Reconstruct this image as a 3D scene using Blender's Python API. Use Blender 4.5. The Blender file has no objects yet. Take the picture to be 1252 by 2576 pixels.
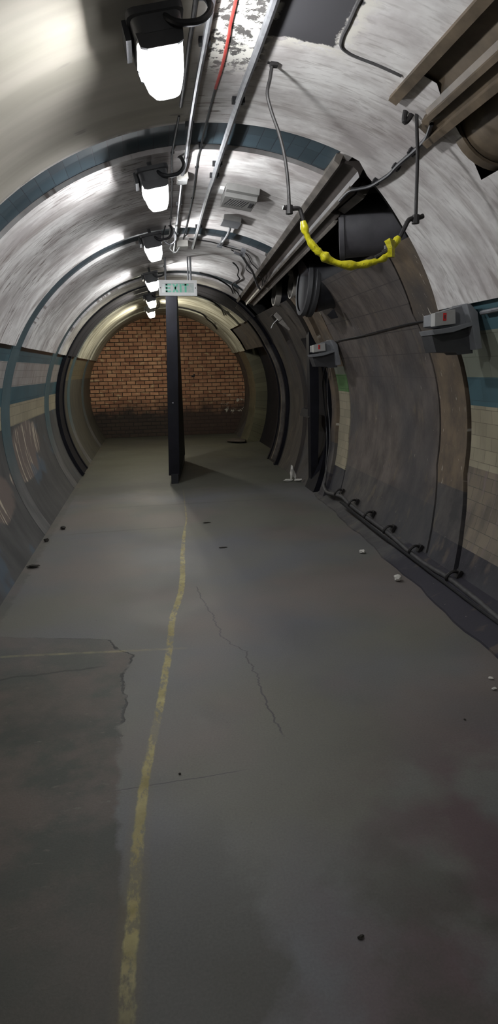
import bpy, bmesh, math, random
from mathutils import Vector, Matrix
random.seed(7)
SC = bpy.context.scene
COL = SC.collection
PI = math.pi
# ------------------------------------------------------------------ the tube
R = 1.8            # radius of the tunnel lining
AX, AZ = 0.436, 0.982   # axis of the tunnel (x, z); the floor is z = 0
WT = [(-180, 0), (25, 0), (28, .11), (40, .35), (50, .51), (60, .66), (72, .63), (98, .62), (110, .45), (117, .33), (124, .2), (180, .2)]
def warp(a):
    for (a0, w0), (a1, w1) in zip(WT, WT[1:]):
        if a0 <= a <= a1: return w0 + (w1 - w0) * (a - a0) / (a1 - a0)
    return 0
def T(a, y, rr=1.0):
    t = math.radians(a)
    return Vector((AX + R * rr * math.sin(t), y, AZ + R * rr * math.cos(t)))
def TR(a, y, r):
    t = math.radians(a)
    return Vector((AX + r * math.sin(t), y, AZ + r * math.cos(t)))
def frame(a, y, rr=1.0):   # axes: x along the arc (to the right), y along the tunnel, z out of the surface into the room
    t = math.radians(a)
    m = Matrix.Identity(4)
    tx = Vector((math.cos(t), 0, -math.sin(t))); n = Vector((-math.sin(t), 0, -math.cos(t)))
    # a right handed frame: x, y, z = tx, -y, n
    for i in range(3):
        m[i][0] = tx[i]; m[i][1] = (0, -1, 0)[i]; m[i][2] = n[i]; m[i][3] = T(a, y, rr)[i]
    return m
# ------------------------------------------------------------------ materials
class N:
    def __init__(s, name):
        s.m = bpy.data.materials.new(name); s.m.use_nodes = True
        s.t = s.m.node_tree; s.t.nodes.clear()
        s.o = s.t.nodes.new('ShaderNodeOutputMaterial')
    def new(s, k): return s.t.nodes.new(k)
    def put(s, sock, v):
        if v is None: return
        if hasattr(v, 'is_linked') or isinstance(v, bpy.types.NodeSocket): s.t.links.new(v, sock)
        else:
            try: sock.default_value = v
            except Exception: sock.default_value = tuple(v) + (1,)
    def coord(s, k='Object'): return s.new('ShaderNodeTexCoord').outputs[k]
    def sep(s, v):
        n = s.new('ShaderNodeSeparateXYZ'); s.put(n.inputs[0], v); return n.outputs
    def comb(s, x, y, z):
        n = s.new('ShaderNodeCombineXYZ')
        for i, v in enumerate((x, y, z)): s.put(n.inputs[i], v)
        return n.outputs[0]
    def vmul(s, v, k):
        n = s.new('ShaderNodeVectorMath'); n.operation = 'MULTIPLY'; s.put(n.inputs[0], v); s.put(n.inputs[1], k); return n.outputs[0]
    def vadd(s, v, k):
        n = s.new('ShaderNodeVectorMath'); n.operation = 'ADD'; s.put(n.inputs[0], v); s.put(n.inputs[1], k); return n.outputs[0]
    def ma(s, op, a, b=None, c=None):
        n = s.new('ShaderNodeMath'); n.operation = op
        for i, v in enumerate((a, b, c)):
            if v is not None: s.put(n.inputs[i], v)
        return n.outputs[0]
    def mr(s, v, a, b, c=0., d=1., smooth=False):
        n = s.new('ShaderNodeMapRange'); n.clamp = True
        if smooth: n.interpolation_type = 'SMOOTHSTEP'
        for i, q in enumerate((v, a, b, c, d)): s.put(n.inputs[i], q)
        return n.outputs[0]
    def noise(s, v, scale, detail=4., rough=.55, dist=0.):
        n = s.new('ShaderNodeTexNoise'); s.put(n.inputs['Vector'], v); n.inputs['Scale'].default_value = scale
        n.inputs['Detail'].default_value = detail; n.inputs['Roughness'].default_value = rough; n.inputs['Distortion'].default_value = dist
        return n.outputs['Fac']
    def noisec(s, v, scale, detail=3.):
        n = s.new('ShaderNodeTexNoise'); s.put(n.inputs['Vector'], v); n.inputs['Scale'].default_value = scale; n.inputs['Detail'].default_value = detail
        return n.outputs['Color']
    def mix(s, f, a, b, mode='MIX'):
        n = s.new('ShaderNodeMix'); n.data_type = 'RGBA'; n.blend_type = mode
        s.put(n.inputs[0], f)
        for i, v in ((6, a), (7, b)):
            if isinstance(v, (tuple, list)): n.inputs[i].default_value = (v[0], v[1], v[2], 1)
            else: s.t.links.new(v, n.inputs[i])
        return n.outputs[2]
    def ramp(s, f, pts, const=False):
        n = s.new('ShaderNodeValToRGB'); s.put(n.inputs[0], f)
        r = n.color_ramp; r.interpolation = 'CONSTANT' if const else 'LINEAR'
        while len(r.elements) < len(pts): r.elements.new(.5)
        for e, (p, c) in zip(r.elements, pts):
            e.position = p; e.color = (c[0], c[1], c[2], 1)
        return n.outputs[0]
    def curve(s, f, pts):
        n = s.new('ShaderNodeFloatCurve'); s.put(n.inputs[1], f)
        c = n.mapping.curves[0]
        while len(c.points) < len(pts): c.points.new(.5, .5)
        for p, (x, y) in zip(c.points, sorted(pts)): p.location = (x, y); p.handle_type = 'VECTOR'
        n.mapping.update(); return n.outputs[0]
    def brick(s, v, w, h, mortar, c1, c2, cm, offset=.5, bias=0., smooth=.1):
        n = s.new('ShaderNodeTexBrick'); s.put(n.inputs['Vector'], v); n.offset = offset; n.squash = 1
        n.inputs['Scale'].default_value = 1
        n.inputs['Brick Width'].default_value = w; n.inputs['Row Height'].default_value = h
        n.inputs['Mortar Size'].default_value = mortar; n.inputs['Mortar Smooth'].default_value = smooth; n.inputs['Bias'].default_value = bias
        for k, c in (('Color1', c1), ('Color2', c2), ('Mortar', cm)):
            if isinstance(c, (tuple, list)): n.inputs[k].default_value = (*c, 1)
            else: s.t.links.new(c, n.inputs[k])
        return n.outputs['Color'], n.outputs['Fac']
    def bump(s, h, st=.3, d=.01):
        n = s.new('ShaderNodeBump'); s.put(n.inputs['Height'], h); n.inputs['Strength'].default_value = st; n.inputs['Distance'].default_value = d
        return n.outputs[0]
    def done(s, col, rough=.7, bump=None, metal=0., spec=.4, emit=None, es=0., trans=None):
        b = s.new('ShaderNodeBsdfPrincipled')
        s.put(b.inputs['Base Color'], (*col, 1) if isinstance(col, tuple) else col); s.put(b.inputs['Roughness'], rough)
        b.inputs['Metallic'].default_value = metal; b.inputs['Specular IOR Level'].default_value = spec
        if bump is not None: s.t.links.new(bump, b.inputs['Normal'])
        if emit: b.inputs['Emission Color'].default_value = (*emit, 1); b.inputs['Emission Strength'].default_value = es
        s.t.links.new(b.outputs[0], s.o.inputs[0]); return s.m

def m_worn(name, c, rough=.55, metal=0., amt=.35, scale=14., spec=.4, chip=None, chipk=.66):
    n = N(name); p = n.coord()
    a = n.noise(p, scale, 5., .6); b = n.noise(p, scale * 4, 3.)
    dark = tuple(x * (1 - amt) for x in c); lite = tuple(min(1, x * (1 + amt)) for x in c)
    col = n.mix(n.mr(a, .3, .7), dark, lite)
    if chip: col = n.mix(n.mr(n.noise(p, scale * .45, 5., .65), chipk, chipk + .02), col, chip)
    return n.done(col, rough, n.bump(b, .15, .004), metal, spec)

# vault plaster: shuttering streaks run round the arc, flaking paint, peeled dark paint near the camera
def m_plaster():
    n = N('flaking_white_plaster'); uv = n.coord('UV'); s = n.sep(uv); u, v = s[0], s[1]
    st = n.noise(n.vmul(uv, (1.5, 6., 0)), 1., 6., .56, .5)
    fine = n.noise(n.vmul(uv, (7., 34., 0)), 1., 4., .6)
    bl = n.noise(uv, 1.9, 6., .62)
    col = n.mix(n.mr(n.ma('ADD', n.ma('MULTIPLY', bl, .6), n.ma('MULTIPLY', st, .4)), .42, .56), (.45, .415, .405), (.78, .76, .74))
    gr = n.ma('MULTIPLY', n.mr(st, .5, .62), n.mr(n.noise(n.vadd(uv, (3., 8., 0)), 1.3, 4.), .4, .58, .15, .8))
    col = n.mix(gr, col, (.29, .25, .235))
    col = n.mix(n.mr(fine, .55, .68, 0, .45), col, (.34, .31, .29))
    # short brown flakes where paint has come off
    fl = n.noise(n.vmul(uv, (6., 36., 0)), 1., 4., .6, .4)
    big = n.noise(n.vadd(uv, (7.3, 2.1, 0)), 1.1, 3.)
    flm = n.ma('MULTIPLY', n.ma('MULTIPLY', n.mr(fl, .56, .6), n.mr(big, .42, .54)), n.mr(u, 0., .4, .85, .3))
    col = n.mix(flm, col, (.2, .165, .15))
    # first bay on the left: smooth cream distemper
    left = n.ma('MULTIPLY', n.mr(u, -.06, -.22), n.mr(v, 3.62, 3.58))
    sm = n.mix(n.mr(n.noise(n.vmul(uv, (.7, 7., 0)), 1., 3., .5), .3, .7), (.36, .335, .285), (.47, .435, .375))
    spot = n.mr(n.noise(n.vmul(uv, (3.2, 9., 0)), 1., 2.), .72, .76)
    sm = n.mix(n.ma('MULTIPLY', spot, .5), sm, (.2, .19, .18))
    col = n.mix(left, col, sm)
    # peeled patch at the crown, right of the conduit: bare dark lining with a crust of white flakes round it
    wob = n.ma('MULTIPLY', n.ma('SUBTRACT', n.noise(uv, 7., 6., .7), .5), .3)
    du = n.ma('SUBTRACT', n.ma('ABSOLUTE', n.ma('SUBTRACT', u, .2)), .155)
    dv = n.ma('SUBTRACT', v, 2.72)
    dd = n.ma('ADD', n.ma('MAXIMUM', du, dv), n.ma('MULTIPLY', wob, .45))
    flake = n.mr(n.noise(n.vmul(uv, (14., 16., 0)), 1., 6., .7), .44, .5)
    rim = n.ma('MULTIPLY', n.mr(dd, .085, .02), n.ma('MAXIMUM', n.mr(dd, .0, -.004, 0, 1), flake))
    col = n.mix(rim, col, (.66, .63, .57))
    col = n.mix(n.mr(dd, .004, -.006), col, (.075, .073, .078))
    # flaking strip along the cable run
    strip = n.ma('MULTIPLY', n.mr(n.ma('ABSOLUTE', n.ma('ADD', u, .02)), .13, .1), n.mr(v, 3.1, 2.9))
    crust = n.mix(n.mr(n.noise(uv, 16., 6., .72), .47, .51), (.11, .105, .1), (.72, .7, .64))
    col = n.mix(strip, col, crust)
    # slate: colour of the black ring, then painted-in shade past it; farther on old cream
    slate_and_shade = n.ma('MULTIPLY', n.mr(v, 9.68, 9.7), n.mr(v, 10.98, 10.96))
    col = n.mix(slate_and_shade, col, (.035, .034, .042))
    far = n.mr(v, 10.98, 11.0)
    col = n.mix(far, col, n.mix(n.mr(st, .4, .6), (.3, .28, .22), (.55, .53, .45)))
    h = n.ma('ADD', n.ma('MULTIPLY', st, 1.), n.ma('ADD', n.ma('MULTIPLY', fine, .35), n.ma('MULTIPLY', rim, .5)))
    return n.done(col, .95, n.bump(h, .14, .012), 0, .05)

def m_tile(name, c, grime=(.1, .095, .09), w=.152, h=.076, offset=.5, var=.12, gr=.35, rough=.3, mort=None, streak=False, low=False):
    n = N(name); uv = n.coord('UV'); s = n.sep(uv)
    p = n.comb(s[1], s[0], 0)
    c2 = tuple(x * (1 - var) for x in c); c1 = tuple(min(1, x * (1 + var)) for x in c)
    col, fac = n.brick(p, w, h, .0022, c1, c2, mort or tuple(x * .45 for x in c), offset)
    g = n.noise(n.vmul(uv, (2., 5., 0)), 1.3, 5., .6)
    col = n.mix(n.mr(g, .45, .75, 0, gr), col, grime)
    if streak:
        k = n.noise(n.vmul(uv, (2.2, 22., 0)), 1., 4., .6)
        col = n.mix(n.ma('MULTIPLY', n.mr(k, .54, .62), n.mr(g, .4, .55)), col, (.2, .16, .15))
    if low: col = n.mix(n.mr(s[0], -1.1, -2.1), col, n.mix(n.mr(g, .4, .6), (.06, .105, .122), (.045, .085, .1)))  # crown shade painted in: ring tiles darker at the top, tealer lower down
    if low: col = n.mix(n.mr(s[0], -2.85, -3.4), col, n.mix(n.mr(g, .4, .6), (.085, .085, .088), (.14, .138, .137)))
    return n.done(col, rough, n.bump(n.ma('SUBTRACT', 1., fac), .4, .003), 0, .5)

def m_lowerleft():
    n = N('grimy_lower_wall_paint'); uv = n.coord('UV'); s = n.sep(uv); u, v = s[0], s[1]
    a = n.noise(n.vmul(uv, (1.2, 3., 0)), 1.6, 5., .6)
    col = n.mix(n.mr(a, .35, .68), (.05, .05, .052), (.088, .087, .086))
    # brown scraped area high up, with remaining slivers of cream tile
    nz = n.ma('MULTIPLY', n.ma('SUBTRACT', n.noise(uv, 3., 4., .6), .5), 1.5)
    def blob(cu, cv, ru, rv):
        d = n.ma('ADD', n.ma('POWER', n.ma('DIVIDE', n.ma('SUBTRACT', u, cu), ru), 2.), n.ma('POWER', n.ma('DIVIDE', n.ma('SUBTRACT', v, cv), rv), 2.))
        return n.mr(n.ma('ADD', d, nz), 1.1, .8)
    brown = n.ma('MAXIMUM', blob(-3.02, 7.2, .24, .75), n.ma('MAXIMUM', blob(-3.26, 6.9, .13, .8), blob(-3.32, 5.5, .2, .5)))
    col = n.mix(brown, col, (.14, .112, .1))
    sl = n.noise(n.vmul(n.vadd(uv, (.13, 0, 0)), (1.5, 17., 0)), 1., 3., .55)
    area = n.noise(n.vadd(uv, (3.1, 1.7, 0)), 2.6, 2.)
    m = n.ma('MULTIPLY', n.mr(sl, .55, .57), n.ma('MULTIPLY', brown, n.mr(area, .4, .46)))
    col = n.mix(m, col, (.44, .385, .3))
    blue = n.ma('MULTIPLY', n.mr(n.noise(n.vadd(uv, (11, 5, 0)), 2., 2.), .6, .66), .6)
    col = n.mix(blue, col, (.075, .11, .15))
    far = n.mr(v, 10.4, 10.6)
    col = n.mix(far, col, n.mix(n.mr(a, .4, .6), (.05, .05, .044), (.075, .07, .056)))
    return n.done(col, .6, n.bump(a, .3, .01), 0, .35)

def m_brown(name, c1=(.075, .063, .057), c2=(.145, .122, .109), fleck=.7, rough=.62, grid=False, dark=None):
    n = N(name); uv = n.coord('UV')
    a = n.noise(n.vmul(uv, (1.3, 1.9, 0)), 2.9, 7., .66)
    col = n.mix(n.mr(a, .36, .64), c1, c2)
    b = n.noise(uv, .9, 2.)
    col = n.mix(n.ma('MULTIPLY', n.mr(b, .5, .62), .6), col, (.06, .06, .066))
    fl = n.noise(n.vmul(uv, (7., 34., 0)), 1., 4., .6)
    col = n.mix(n.mr(fl, fleck, fleck + .03), col, (.45, .42, .36))
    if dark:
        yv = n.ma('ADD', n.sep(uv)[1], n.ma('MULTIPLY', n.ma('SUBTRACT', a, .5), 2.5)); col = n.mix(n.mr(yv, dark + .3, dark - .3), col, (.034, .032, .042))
    o = n.noise(n.vmul(uv, (2., 4., 0)), 1.6, 4.)
    col = n.mix(n.ma('MULTIPLY', n.mr(o, .6, .68), .35), col, (.19, .15, .1))
    col = n.mix(n.mr(n.noise(uv, 42., 3.), .72, .74, 0, .7), col, (.38, .35, .3))
    h = a
    if grid:
        s = n.sep(uv); bc, bf = n.brick(n.comb(s[1], s[0], 0), .17, .2, .004, (1, 1, 1), (1, 1, 1), (0, 0, 0), 0.)
        col = n.mix(n.ma('MULTIPLY', bf, n.mr(s[0], 2.55, 2.2)), col, (.06, .055, .05))
    return n.done(col, rough, n.bump(h, .45, .012), 0, .35)

def m_floor():
    n = N('worn_concrete_screed'); p = n.coord(); s = n.sep(p); x, y = s[0], s[1]
    a = n.noise(p, 1.1, 5., .6); b = n.noise(n.vadd(p, (5, 9, 0)), .75, 3., .5); c = n.noise(p, 9., 6., .65); d = n.noise(p, 120., 3., .6)
    col = n.mix(n.mr(b, .4, .6), (.128, .125, .104), (.116, .117, .122))
    col = n.mix(n.mr(n.noise(n.vadd(p, (1.2, 20.3, 0)), .8, 3.), .48, .62, 0, .8), col, (.148, .126, .113))
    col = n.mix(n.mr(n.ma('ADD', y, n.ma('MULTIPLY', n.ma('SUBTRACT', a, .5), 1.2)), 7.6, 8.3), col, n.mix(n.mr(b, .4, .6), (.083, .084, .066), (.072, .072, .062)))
    # purplish stain on the right in the foreground
    pur = n.ma('MULTIPLY', n.mr(n.ma('ADD', x, n.ma('MULTIPLY', n.ma('SUBTRACT', 2.1, y), .55)), .55, 1.1), n.mr(n.noise(n.vadd(p, (2, 2, 0)), 2.2, 5.), .42, .56))
    col = n.mix(n.ma('MULTIPLY', pur, n.mr(y, 2.7, 1.9)), col, (.098, .07, .073))
    # the older, darker slab on the left, with a broken edge
    edge = n.curve(n.mr(y, 0, 10), [(0, .43), (.13, .435), (.2, .40), (.25, .393), (.282, .4), (.305, .39), (.328, .415), (.338, .36), (.352, .345), (.36, .2), (.37, 0), (1, 0)])
    ed = n.ma('SUBTRACT', n.ma('SUBTRACT', n.ma('MULTIPLY', edge, 2.), 1.), x)
    ed = n.ma('ADD', ed, n.ma('MULTIPLY', n.ma('SUBTRACT', n.noise(p, 11., 5., .65), .5), .09))
    old = n.mr(ed, -.01, .012)
    oc = n.mix(n.mr(n.noise(n.vadd(p, (4, 0, 0)), 3., 6., .62), .42, .58), (.052, .056, .046), (.098, .078, .066))
    oc = n.mix(n.mr(n.noise(n.vadd(p, (9, 1, 0)), 1.6, 3.), .52, .64, 0, .6), oc, (.04, .043, .036))
    oc = n.mix(n.mr(n.noise(n.vmul(p, (2., 5., 1)), 5., 6., .7), .62, .68, 0, .6), oc, (.14, .125, .1))
    col = n.mix(n.mr(y, 3.4, 2.6, .45, .85), col, n.mix(old, col, oc)) if False else n.mix(n.ma('MULTIPLY', old, n.mr(y, 3.7, 2.9, .5, 1.)), col, oc)
    # darker patches in the foreground, mostly on the left
    fore_dark = n.ma('MULTIPLY', n.mr(y, 2.0, 1.35), n.mr(n.ma('ADD', n.noise(p, 2.1, 5.), n.mr(x, .35, -.1, 0, .25)), .5, .6))
    col = n.mix(n.ma('MULTIPLY', fore_dark, .75), col, (.058, .055, .045))
    # big soft value changes and grain
    col = n.mix(1., col, n.mix(n.mr(a, .3, .7), (.86, .86, .86), (1.12, 1.12, 1.12)), 'MULTIPLY')
    col = n.mix(1., col, n.mix(n.mr(d, .3, .7), (.9, .9, .9), (1.1, 1.1, 1.1)), 'MULTIPLY')
    col = n.mix(n.mr(n.noise(p, 26., 3.), .73, .76, 0, .5), col, (.04, .04, .04))
    # cracks
    def crack(pts, hw, y0, y1, colr, amp=.05):
        nonlocal col
        cu = n.curve(n.mr(y, 0, 10), [(q / 10, (xx + 1) / 2) for q, xx in pts])
        cx = n.ma('SUBTRACT', n.ma('MULTIPLY', cu, 2.), 1.)
        cx = n.ma('ADD', cx, n.ma('MULTIPLY', n.ma('SUBTRACT', n.noise(n.comb(0., y, 3.), 6., 6., .7), .5), amp))
        dd = n.ma('ABSOLUTE', n.ma('SUBTRACT', x, cx))
        m = n.ma('MULTIPLY', n.mr(dd, hw, hw * .3), n.ma('MULTIPLY', n.mr(y, y0, y0 + .05), n.mr(y, y1, y1 - .05)))
        col = n.mix(m, col, colr); return m
    crack([(0, .5), (2.3, .47), (2.75, .45), (3.2, .44), (3.38, .34), (3.82, .3), (4.3, .25), (10, .2)], .006, 2.35, 4.35, (.055, .055, .055), .12)
    em = n.ma('MULTIPLY', n.mr(n.ma('ABSOLUTE', ed), .011, .004), n.ma('MULTIPLY', n.mr(n.noise(p, 5., 3.), .42, .5), n.ma('MULTIPLY', n.mr(y, 2.4, 2.6), n.mr(y, 3.75, 3.6))))
    col = n.mix(em, col, (.02, .02, .02))
    def cross(yc, slope, x0, x1, hw, colr, k=1., amp=.03):
        nonlocal col
        yy = n.ma('ADD', n.ma('ADD', yc, n.ma('MULTIPLY', x, slope)), n.ma('MULTIPLY', n.ma('SUBTRACT', n.noise(n.comb(x, 0., 7.), 5., 5., .7), .5), amp))
        m = n.ma('MULTIPLY', n.mr(n.ma('ABSOLUTE', n.ma('SUBTRACT', y, yy)), hw, hw * .4), n.ma('MULTIPLY', n.mr(x, x0, x0 + .08), n.mr(x, x1, x1 - .08)))
        m = n.ma('MULTIPLY', m, k); col = n.mix(m, col, colr)
    cross(3.2, .08, -1.2, -.3, .012, (.03, .03, .028), .8, .08)
    cross(2.14, .07, -.25, .3, .004, (.05, .05, .05), .8)
    cross(7.25, .0, -.6, 1.6, .05, (.09, .085, .08), .5, .15)
    cross(6.15, .05, -.9, .3, .035, (.095, .085, .08), .5, .12)
    cross(8.1, .0, .35, 1.9, .09, (.08, .08, .078), .5, .12)
    # yellow line painted down the floor, worn
    def yel(pts, hws, y0, y1, k):
        nonlocal col
        cu = n.curve(n.mr(y, 0, 10), [(q / 10, (xx + 1) / 2) for q, xx in pts])
        cx = n.ma('SUBTRACT', n.ma('MULTIPLY', cu, 2.), 1.)
        hw = n.curve(n.mr(y, 0, 10), [(q / 10, w * 10) for q, w in hws]); hw = n.ma('MULTIPLY', hw, .1)
        dd = n.ma('ABSOLUTE', n.ma('SUBTRACT', x, cx))
        dd = n.ma('ADD', dd, n.ma('MULTIPLY', n.ma('SUBTRACT', n.noise(p, 22., 5., .65), .5), .022))
        m = n.mr(n.ma('SUBTRACT', dd, hw), .003, -.004)
        wear = n.mr(n.ma('ADD', n.noise(n.vmul(p, (1., .45, 1)), 34., 6., .7), n.mr(n.noise(p, 3.4, 2.), .3, .7, -.14, .12)), .4, .52, .2, 1.)
        fade = n.ma('MULTIPLY', n.mr(y, y0, y0 + .35, .1, 1.), n.mr(y, y1, y1 - 2.4, 0., 1.))
        m = n.ma('MULTIPLY', n.ma('MULTIPLY', m, wear), n.ma('MULTIPLY', fade, k))
        yc = n.mix(n.mr(c, .35, .65), (.21, .175, .05), (.38, .33, .14))
        col = n.mix(m, col, yc)
        halo = n.ma('MULTIPLY', n.mr(n.ma('SUBTRACT', dd, hw), .03, 0.), n.ma('MULTIPLY', n.mr(y, 2.6, 1.6, 0., .35), fade))
        col = n.mix(halo, col, (.16, .13, .06))
    LN = [(0, -.145), (1.39, -.14), (1.63, -.13), (1.88, -.122), (2.08, -.11), (2.27, -.092), (2.47, -.066), (2.77, -.03), (3.28, .022), (3.8, .062), (4.23, .135), (4.59, .165), (5.1, .19), (5.76, .235), (6.43, .3), (7.93, .35), (10, .4)]
    yel(LN, [(0, .021), (1.5, .02), (2.1, .018), (3.2, .018), (4.4, .021), (5.2, .019), (5.7, .016), (6.2, .008), (8, .008), (10, .008)], 1.15, 8.3, 1.)
    yy = n.ma('ADD', 3.325, n.ma('MULTIPLY', x, -.095))
    m = n.ma('MULTIPLY', n.mr(n.ma('ABSOLUTE', n.ma('SUBTRACT', y, yy)), .017, .008), n.ma('MULTIPLY', n.mr(x, .13, .09), n.mr(n.noise(p, 9., 4., .6), .4, .6, .05, .55)))
    col = n.mix(m, col, (.27, .235, .13))
    h = n.ma('ADD', n.ma('MULTIPLY', c, .6), n.ma('SUBTRACT', n.ma('MULTIPLY', d, .25), n.ma('MULTIPLY', em, 2.)))
    return n.done(col, n.mr(a, .3, .7, .52, .72), n.bump(h, .25, .006), 0, .4)

def m_brickwall():
    n = N('old_red_brickwork'); p = n.coord(); s = n.sep(p)
    q = n.comb(s[0], s[2], 0)
    v1 = n.noise(n.vmul(q, (5., 12., 1)), 1., 2.)
    cA = n.mix(n.mr(v1, .35, .65), (.46, .225, .13), (.62, .36, .21))
    cB = n.mix(n.mr(n.noise(n.vadd(n.vmul(q, (6., 11., 1)), (3, 8, 0)), 1., 2.), .55, .66), (.3, .135, .08), (.56, .42, .25))
    col, fac = n.brick(q, .208, .0865, .0085, cA, cB, (.035, .025, .02), .5, -.1, .25)
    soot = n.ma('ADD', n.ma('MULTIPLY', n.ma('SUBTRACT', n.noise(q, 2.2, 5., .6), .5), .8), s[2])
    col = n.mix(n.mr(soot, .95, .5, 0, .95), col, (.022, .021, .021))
    col = n.mix(n.mr(s[0], .4, .9, 0, .35), col, (.06, .035, .03))  # right side darkened in colour for the weaker light beside the slab
    wf = n.ma('MULTIPLY', n.mr(n.noise(q, 8., 5., .7), .58, .62), n.ma('MULTIPLY', n.mr(s[0], 1.55, 1.75), n.ma('MULTIPLY', n.mr(s[2], 1.0, .9), n.mr(s[2], .45, .55))))
    col = n.mix(wf, col, (.4, .38, .33))
    return n.done(col, .8, n.bump(n.ma('SUBTRACT', 1., fac), .7, .012), 0, .25)

M = {}
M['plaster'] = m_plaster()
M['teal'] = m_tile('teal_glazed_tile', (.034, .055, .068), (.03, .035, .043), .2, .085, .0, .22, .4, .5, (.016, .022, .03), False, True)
M['tealband'] = m_tile('teal_band_tile', (.07, .135, .16), (.05, .08, .09), .3, .15, .5, .15, .35, .28, (.05, .09, .11))
M['light'] = m_tile('pale_grey_tile', (.36, .345, .33), (.2, .16, .15), .15, .075, .5, .08, .45, .3, (.2, .19, .18), True)
M['cream'] = m_tile('cream_tile', (.36, .325, .235), (.2, .175, .13), .152, .09, .5, .14, .5, .32, (.17, .15, .11))
M['creamgrime'] = m_tile('stained_cream_tile', (.21, .175, .13), (.075, .068, .062), .152, .09, .5, .2, .95, .45, (.09, .08, .065), True)
M['greentile'] = m_tile('sage_tile', (.22, .235, .19), (.2, .2, .165), .3, .15, .5, .08, .4, .32, (.13, .14, .11))
M['green'] = m_tile('leaf_green_tile', (.12, .22, .095), (.09, .15, .07), .3, .15, .0, .1, .3, .3)
M['lowleft'] = m_lowerleft()
M['brown'] = m_brown('brown_painted_panel', grid=True)
M['rib'] = m_brown('brown_painted_rib', (.095, .076, .06), (.18, .135, .092), .645)
M['darkbrown'] = m_brown('sooty_brown_paint', (.035, .031, .03), (.085, .072, .062), .74)
M['plinth'] = m_brown('dark_slate_plinth', (.022, .021, .028), (.05, .047, .054), .76, .55)
M['lowright'] = m_brown('stained_lower_wall', (.05, .047, .048), (.108, .097, .09), .74, .6)
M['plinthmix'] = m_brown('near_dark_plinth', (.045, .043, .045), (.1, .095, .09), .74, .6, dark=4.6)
M['fartile'] = m_tile('old_yellow_tile', (.11, .106, .07), (.05, .047, .038), .152, .09, .5, .2, .7, .4)
M['black'] = m_worn('black_gloss_paint', (.008, .008, .012), .6, 0, .4, 6., .2)
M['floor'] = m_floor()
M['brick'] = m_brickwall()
M['void'] = m_worn('dark_void', (.03, .028, .026), .9, 0, .5, 5.)  # near-black for voids, grooves and the shadow strips beside the tile rings
M['steel'] = m_worn('dusty_girder_paint', (.13, .115, .1), .5, .0, .5, 7., .5, (.4, .36, .31), .68)
M['steeld'] = m_worn('dark_girder_paint', (.06, .05, .045), .5, .0, .5, 5., .5, (.3, .27, .23), .64)
M['rust'] = m_worn('rust_brown_girder_paint', (.095, .07, .045), .55, .0, .55, 6., .5, (.4, .35, .26), .62)
M['duct'] = m_worn('dark_grey_duct_paint', (.085, .082, .09), .5, 0, .25, 6., .5)
M['ductrust'] = m_worn('rusty_pipe_paint', (.12, .09, .06), .55, 0, .55, 6., .45, (.3, .25, .16), .66)
M['ductblack'] = m_worn('black_duct_and_shade', (.014, .014, .018), .45, 0, .35, 6., .5)
M['galv'] = m_worn('galvanised_steel', (.27, .275, .29), .45, .6, .25, 20., .5)
M['grey'] = m_worn('grey_enamel', (.17, .175, .185), .42, 0, .16, 9., .5)
M['palegrey'] = m_worn('pale_grey_cover', (.34, .335, .32), .45, 0, .1, 9., .5)
M['fitgrey'] = m_worn('warm_grey_casing', (.24, .235, .225), .5, 0, .12, 9., .4)
M['darkgrey'] = m_worn('dark_grey_plastic', (.05, .05, .053), .5, 0, .2, 9., .4)
M['rubber'] = m_worn('black_rubber', (.014, .014, .016), .5, 0, .3, 20., .45)
M['cable'] = m_worn('dusty_grey_cable_sheath', (.07, .067, .068), .6, 0, .35, 20., .4)
M['iron'] = m_worn('black_iron', (.022, .02, .02), .5, .2, .4, 30., .5)
M['rodgrey'] = m_worn('worn_iron', (.04, .037, .036), .5, .2, .4, 30., .5)
M['red'] = m_worn('red_wire', (.42, .06, .05), .45, 0, .2, 20.)
M['redmark'] = m_worn('red_label', (.6, .03, .03), .5, 0, .1, 20.)
M['white'] = m_worn('white_enamel', (.88, .88, .87), .4, 0, .05, 9.)
M['paper'] = m_worn('white_debris', (.62, .6, .55), .8, 0, .2, 20.)
M['dirtdark'] = m_worn('dark_dirt', (.03, .027, .022), .9, 0, .4, 20.)
M['box'] = m_worn('cream_box', (.5, .48, .44), .5, 0, .15, 12.)
M['collar'] = m_worn('pale_pipe_collar', (.3, .28, .255), .5, 0, .2, 12.)
n = N('sign_panel'); M['panel'] = n.done(n.mix(n.mr(n.noise(n.coord(), 30., 2.), .4, .6), (.52, .6, .57), (.62, .66, .64)), .25, None, 0, .5)
n = N('sign_green'); M['letters'] = n.done(n.mix(n.mr(n.noise(n.coord(), 30., 2.), .3, .7), (.08, .6, .38), (.13, .66, .45)), .35, None, 0, .5)
def m_yellow():
    n = N('yellow_wrapping_tape'); p = n.coord(); a = n.noise(p, 30., 4., .6, .6); w = n.noise(p, 9., 3.)
    col = n.mix(n.mr(a, .35, .65), (.42, .37, .01), (.66, .6, .02))
    col = n.mix(n.mr(n.noise(p, 46., 4.), .68, .7), col, (.1, .085, .02))
    return n.done(col, .3, n.bump(a, .7, .008), 0, .6)
M['yellow'] = m_yellow()
def m_glow(name, c, st, clear=0.):
    n = N(name); e = n.new('ShaderNodeEmission'); e.inputs[0].default_value = (*c, 1); e.inputs[1].default_value = st
    if clear:
        t = n.new('ShaderNodeBsdfTransparent'); x = n.new('ShaderNodeMixShader'); x.inputs[0].default_value = 1 - clear
        n.t.links.new(t.outputs[0], x.inputs[1]); n.t.links.new(e.outputs[0], x.inputs[2]); n.t.links.new(x.outputs[0], n.o.inputs[0])
    else: n.t.links.new(e.outputs[0], n.o.inputs[0])
    return n.m
LAMP = 560.
M['lensA'] = m_glow('lit_lamp_glass', (.96, .98, 1), 5., .62)
M['lensB'] = m_glow('lit_lamp_glass_warm', (1, .95, .74), 5., .62)
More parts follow.
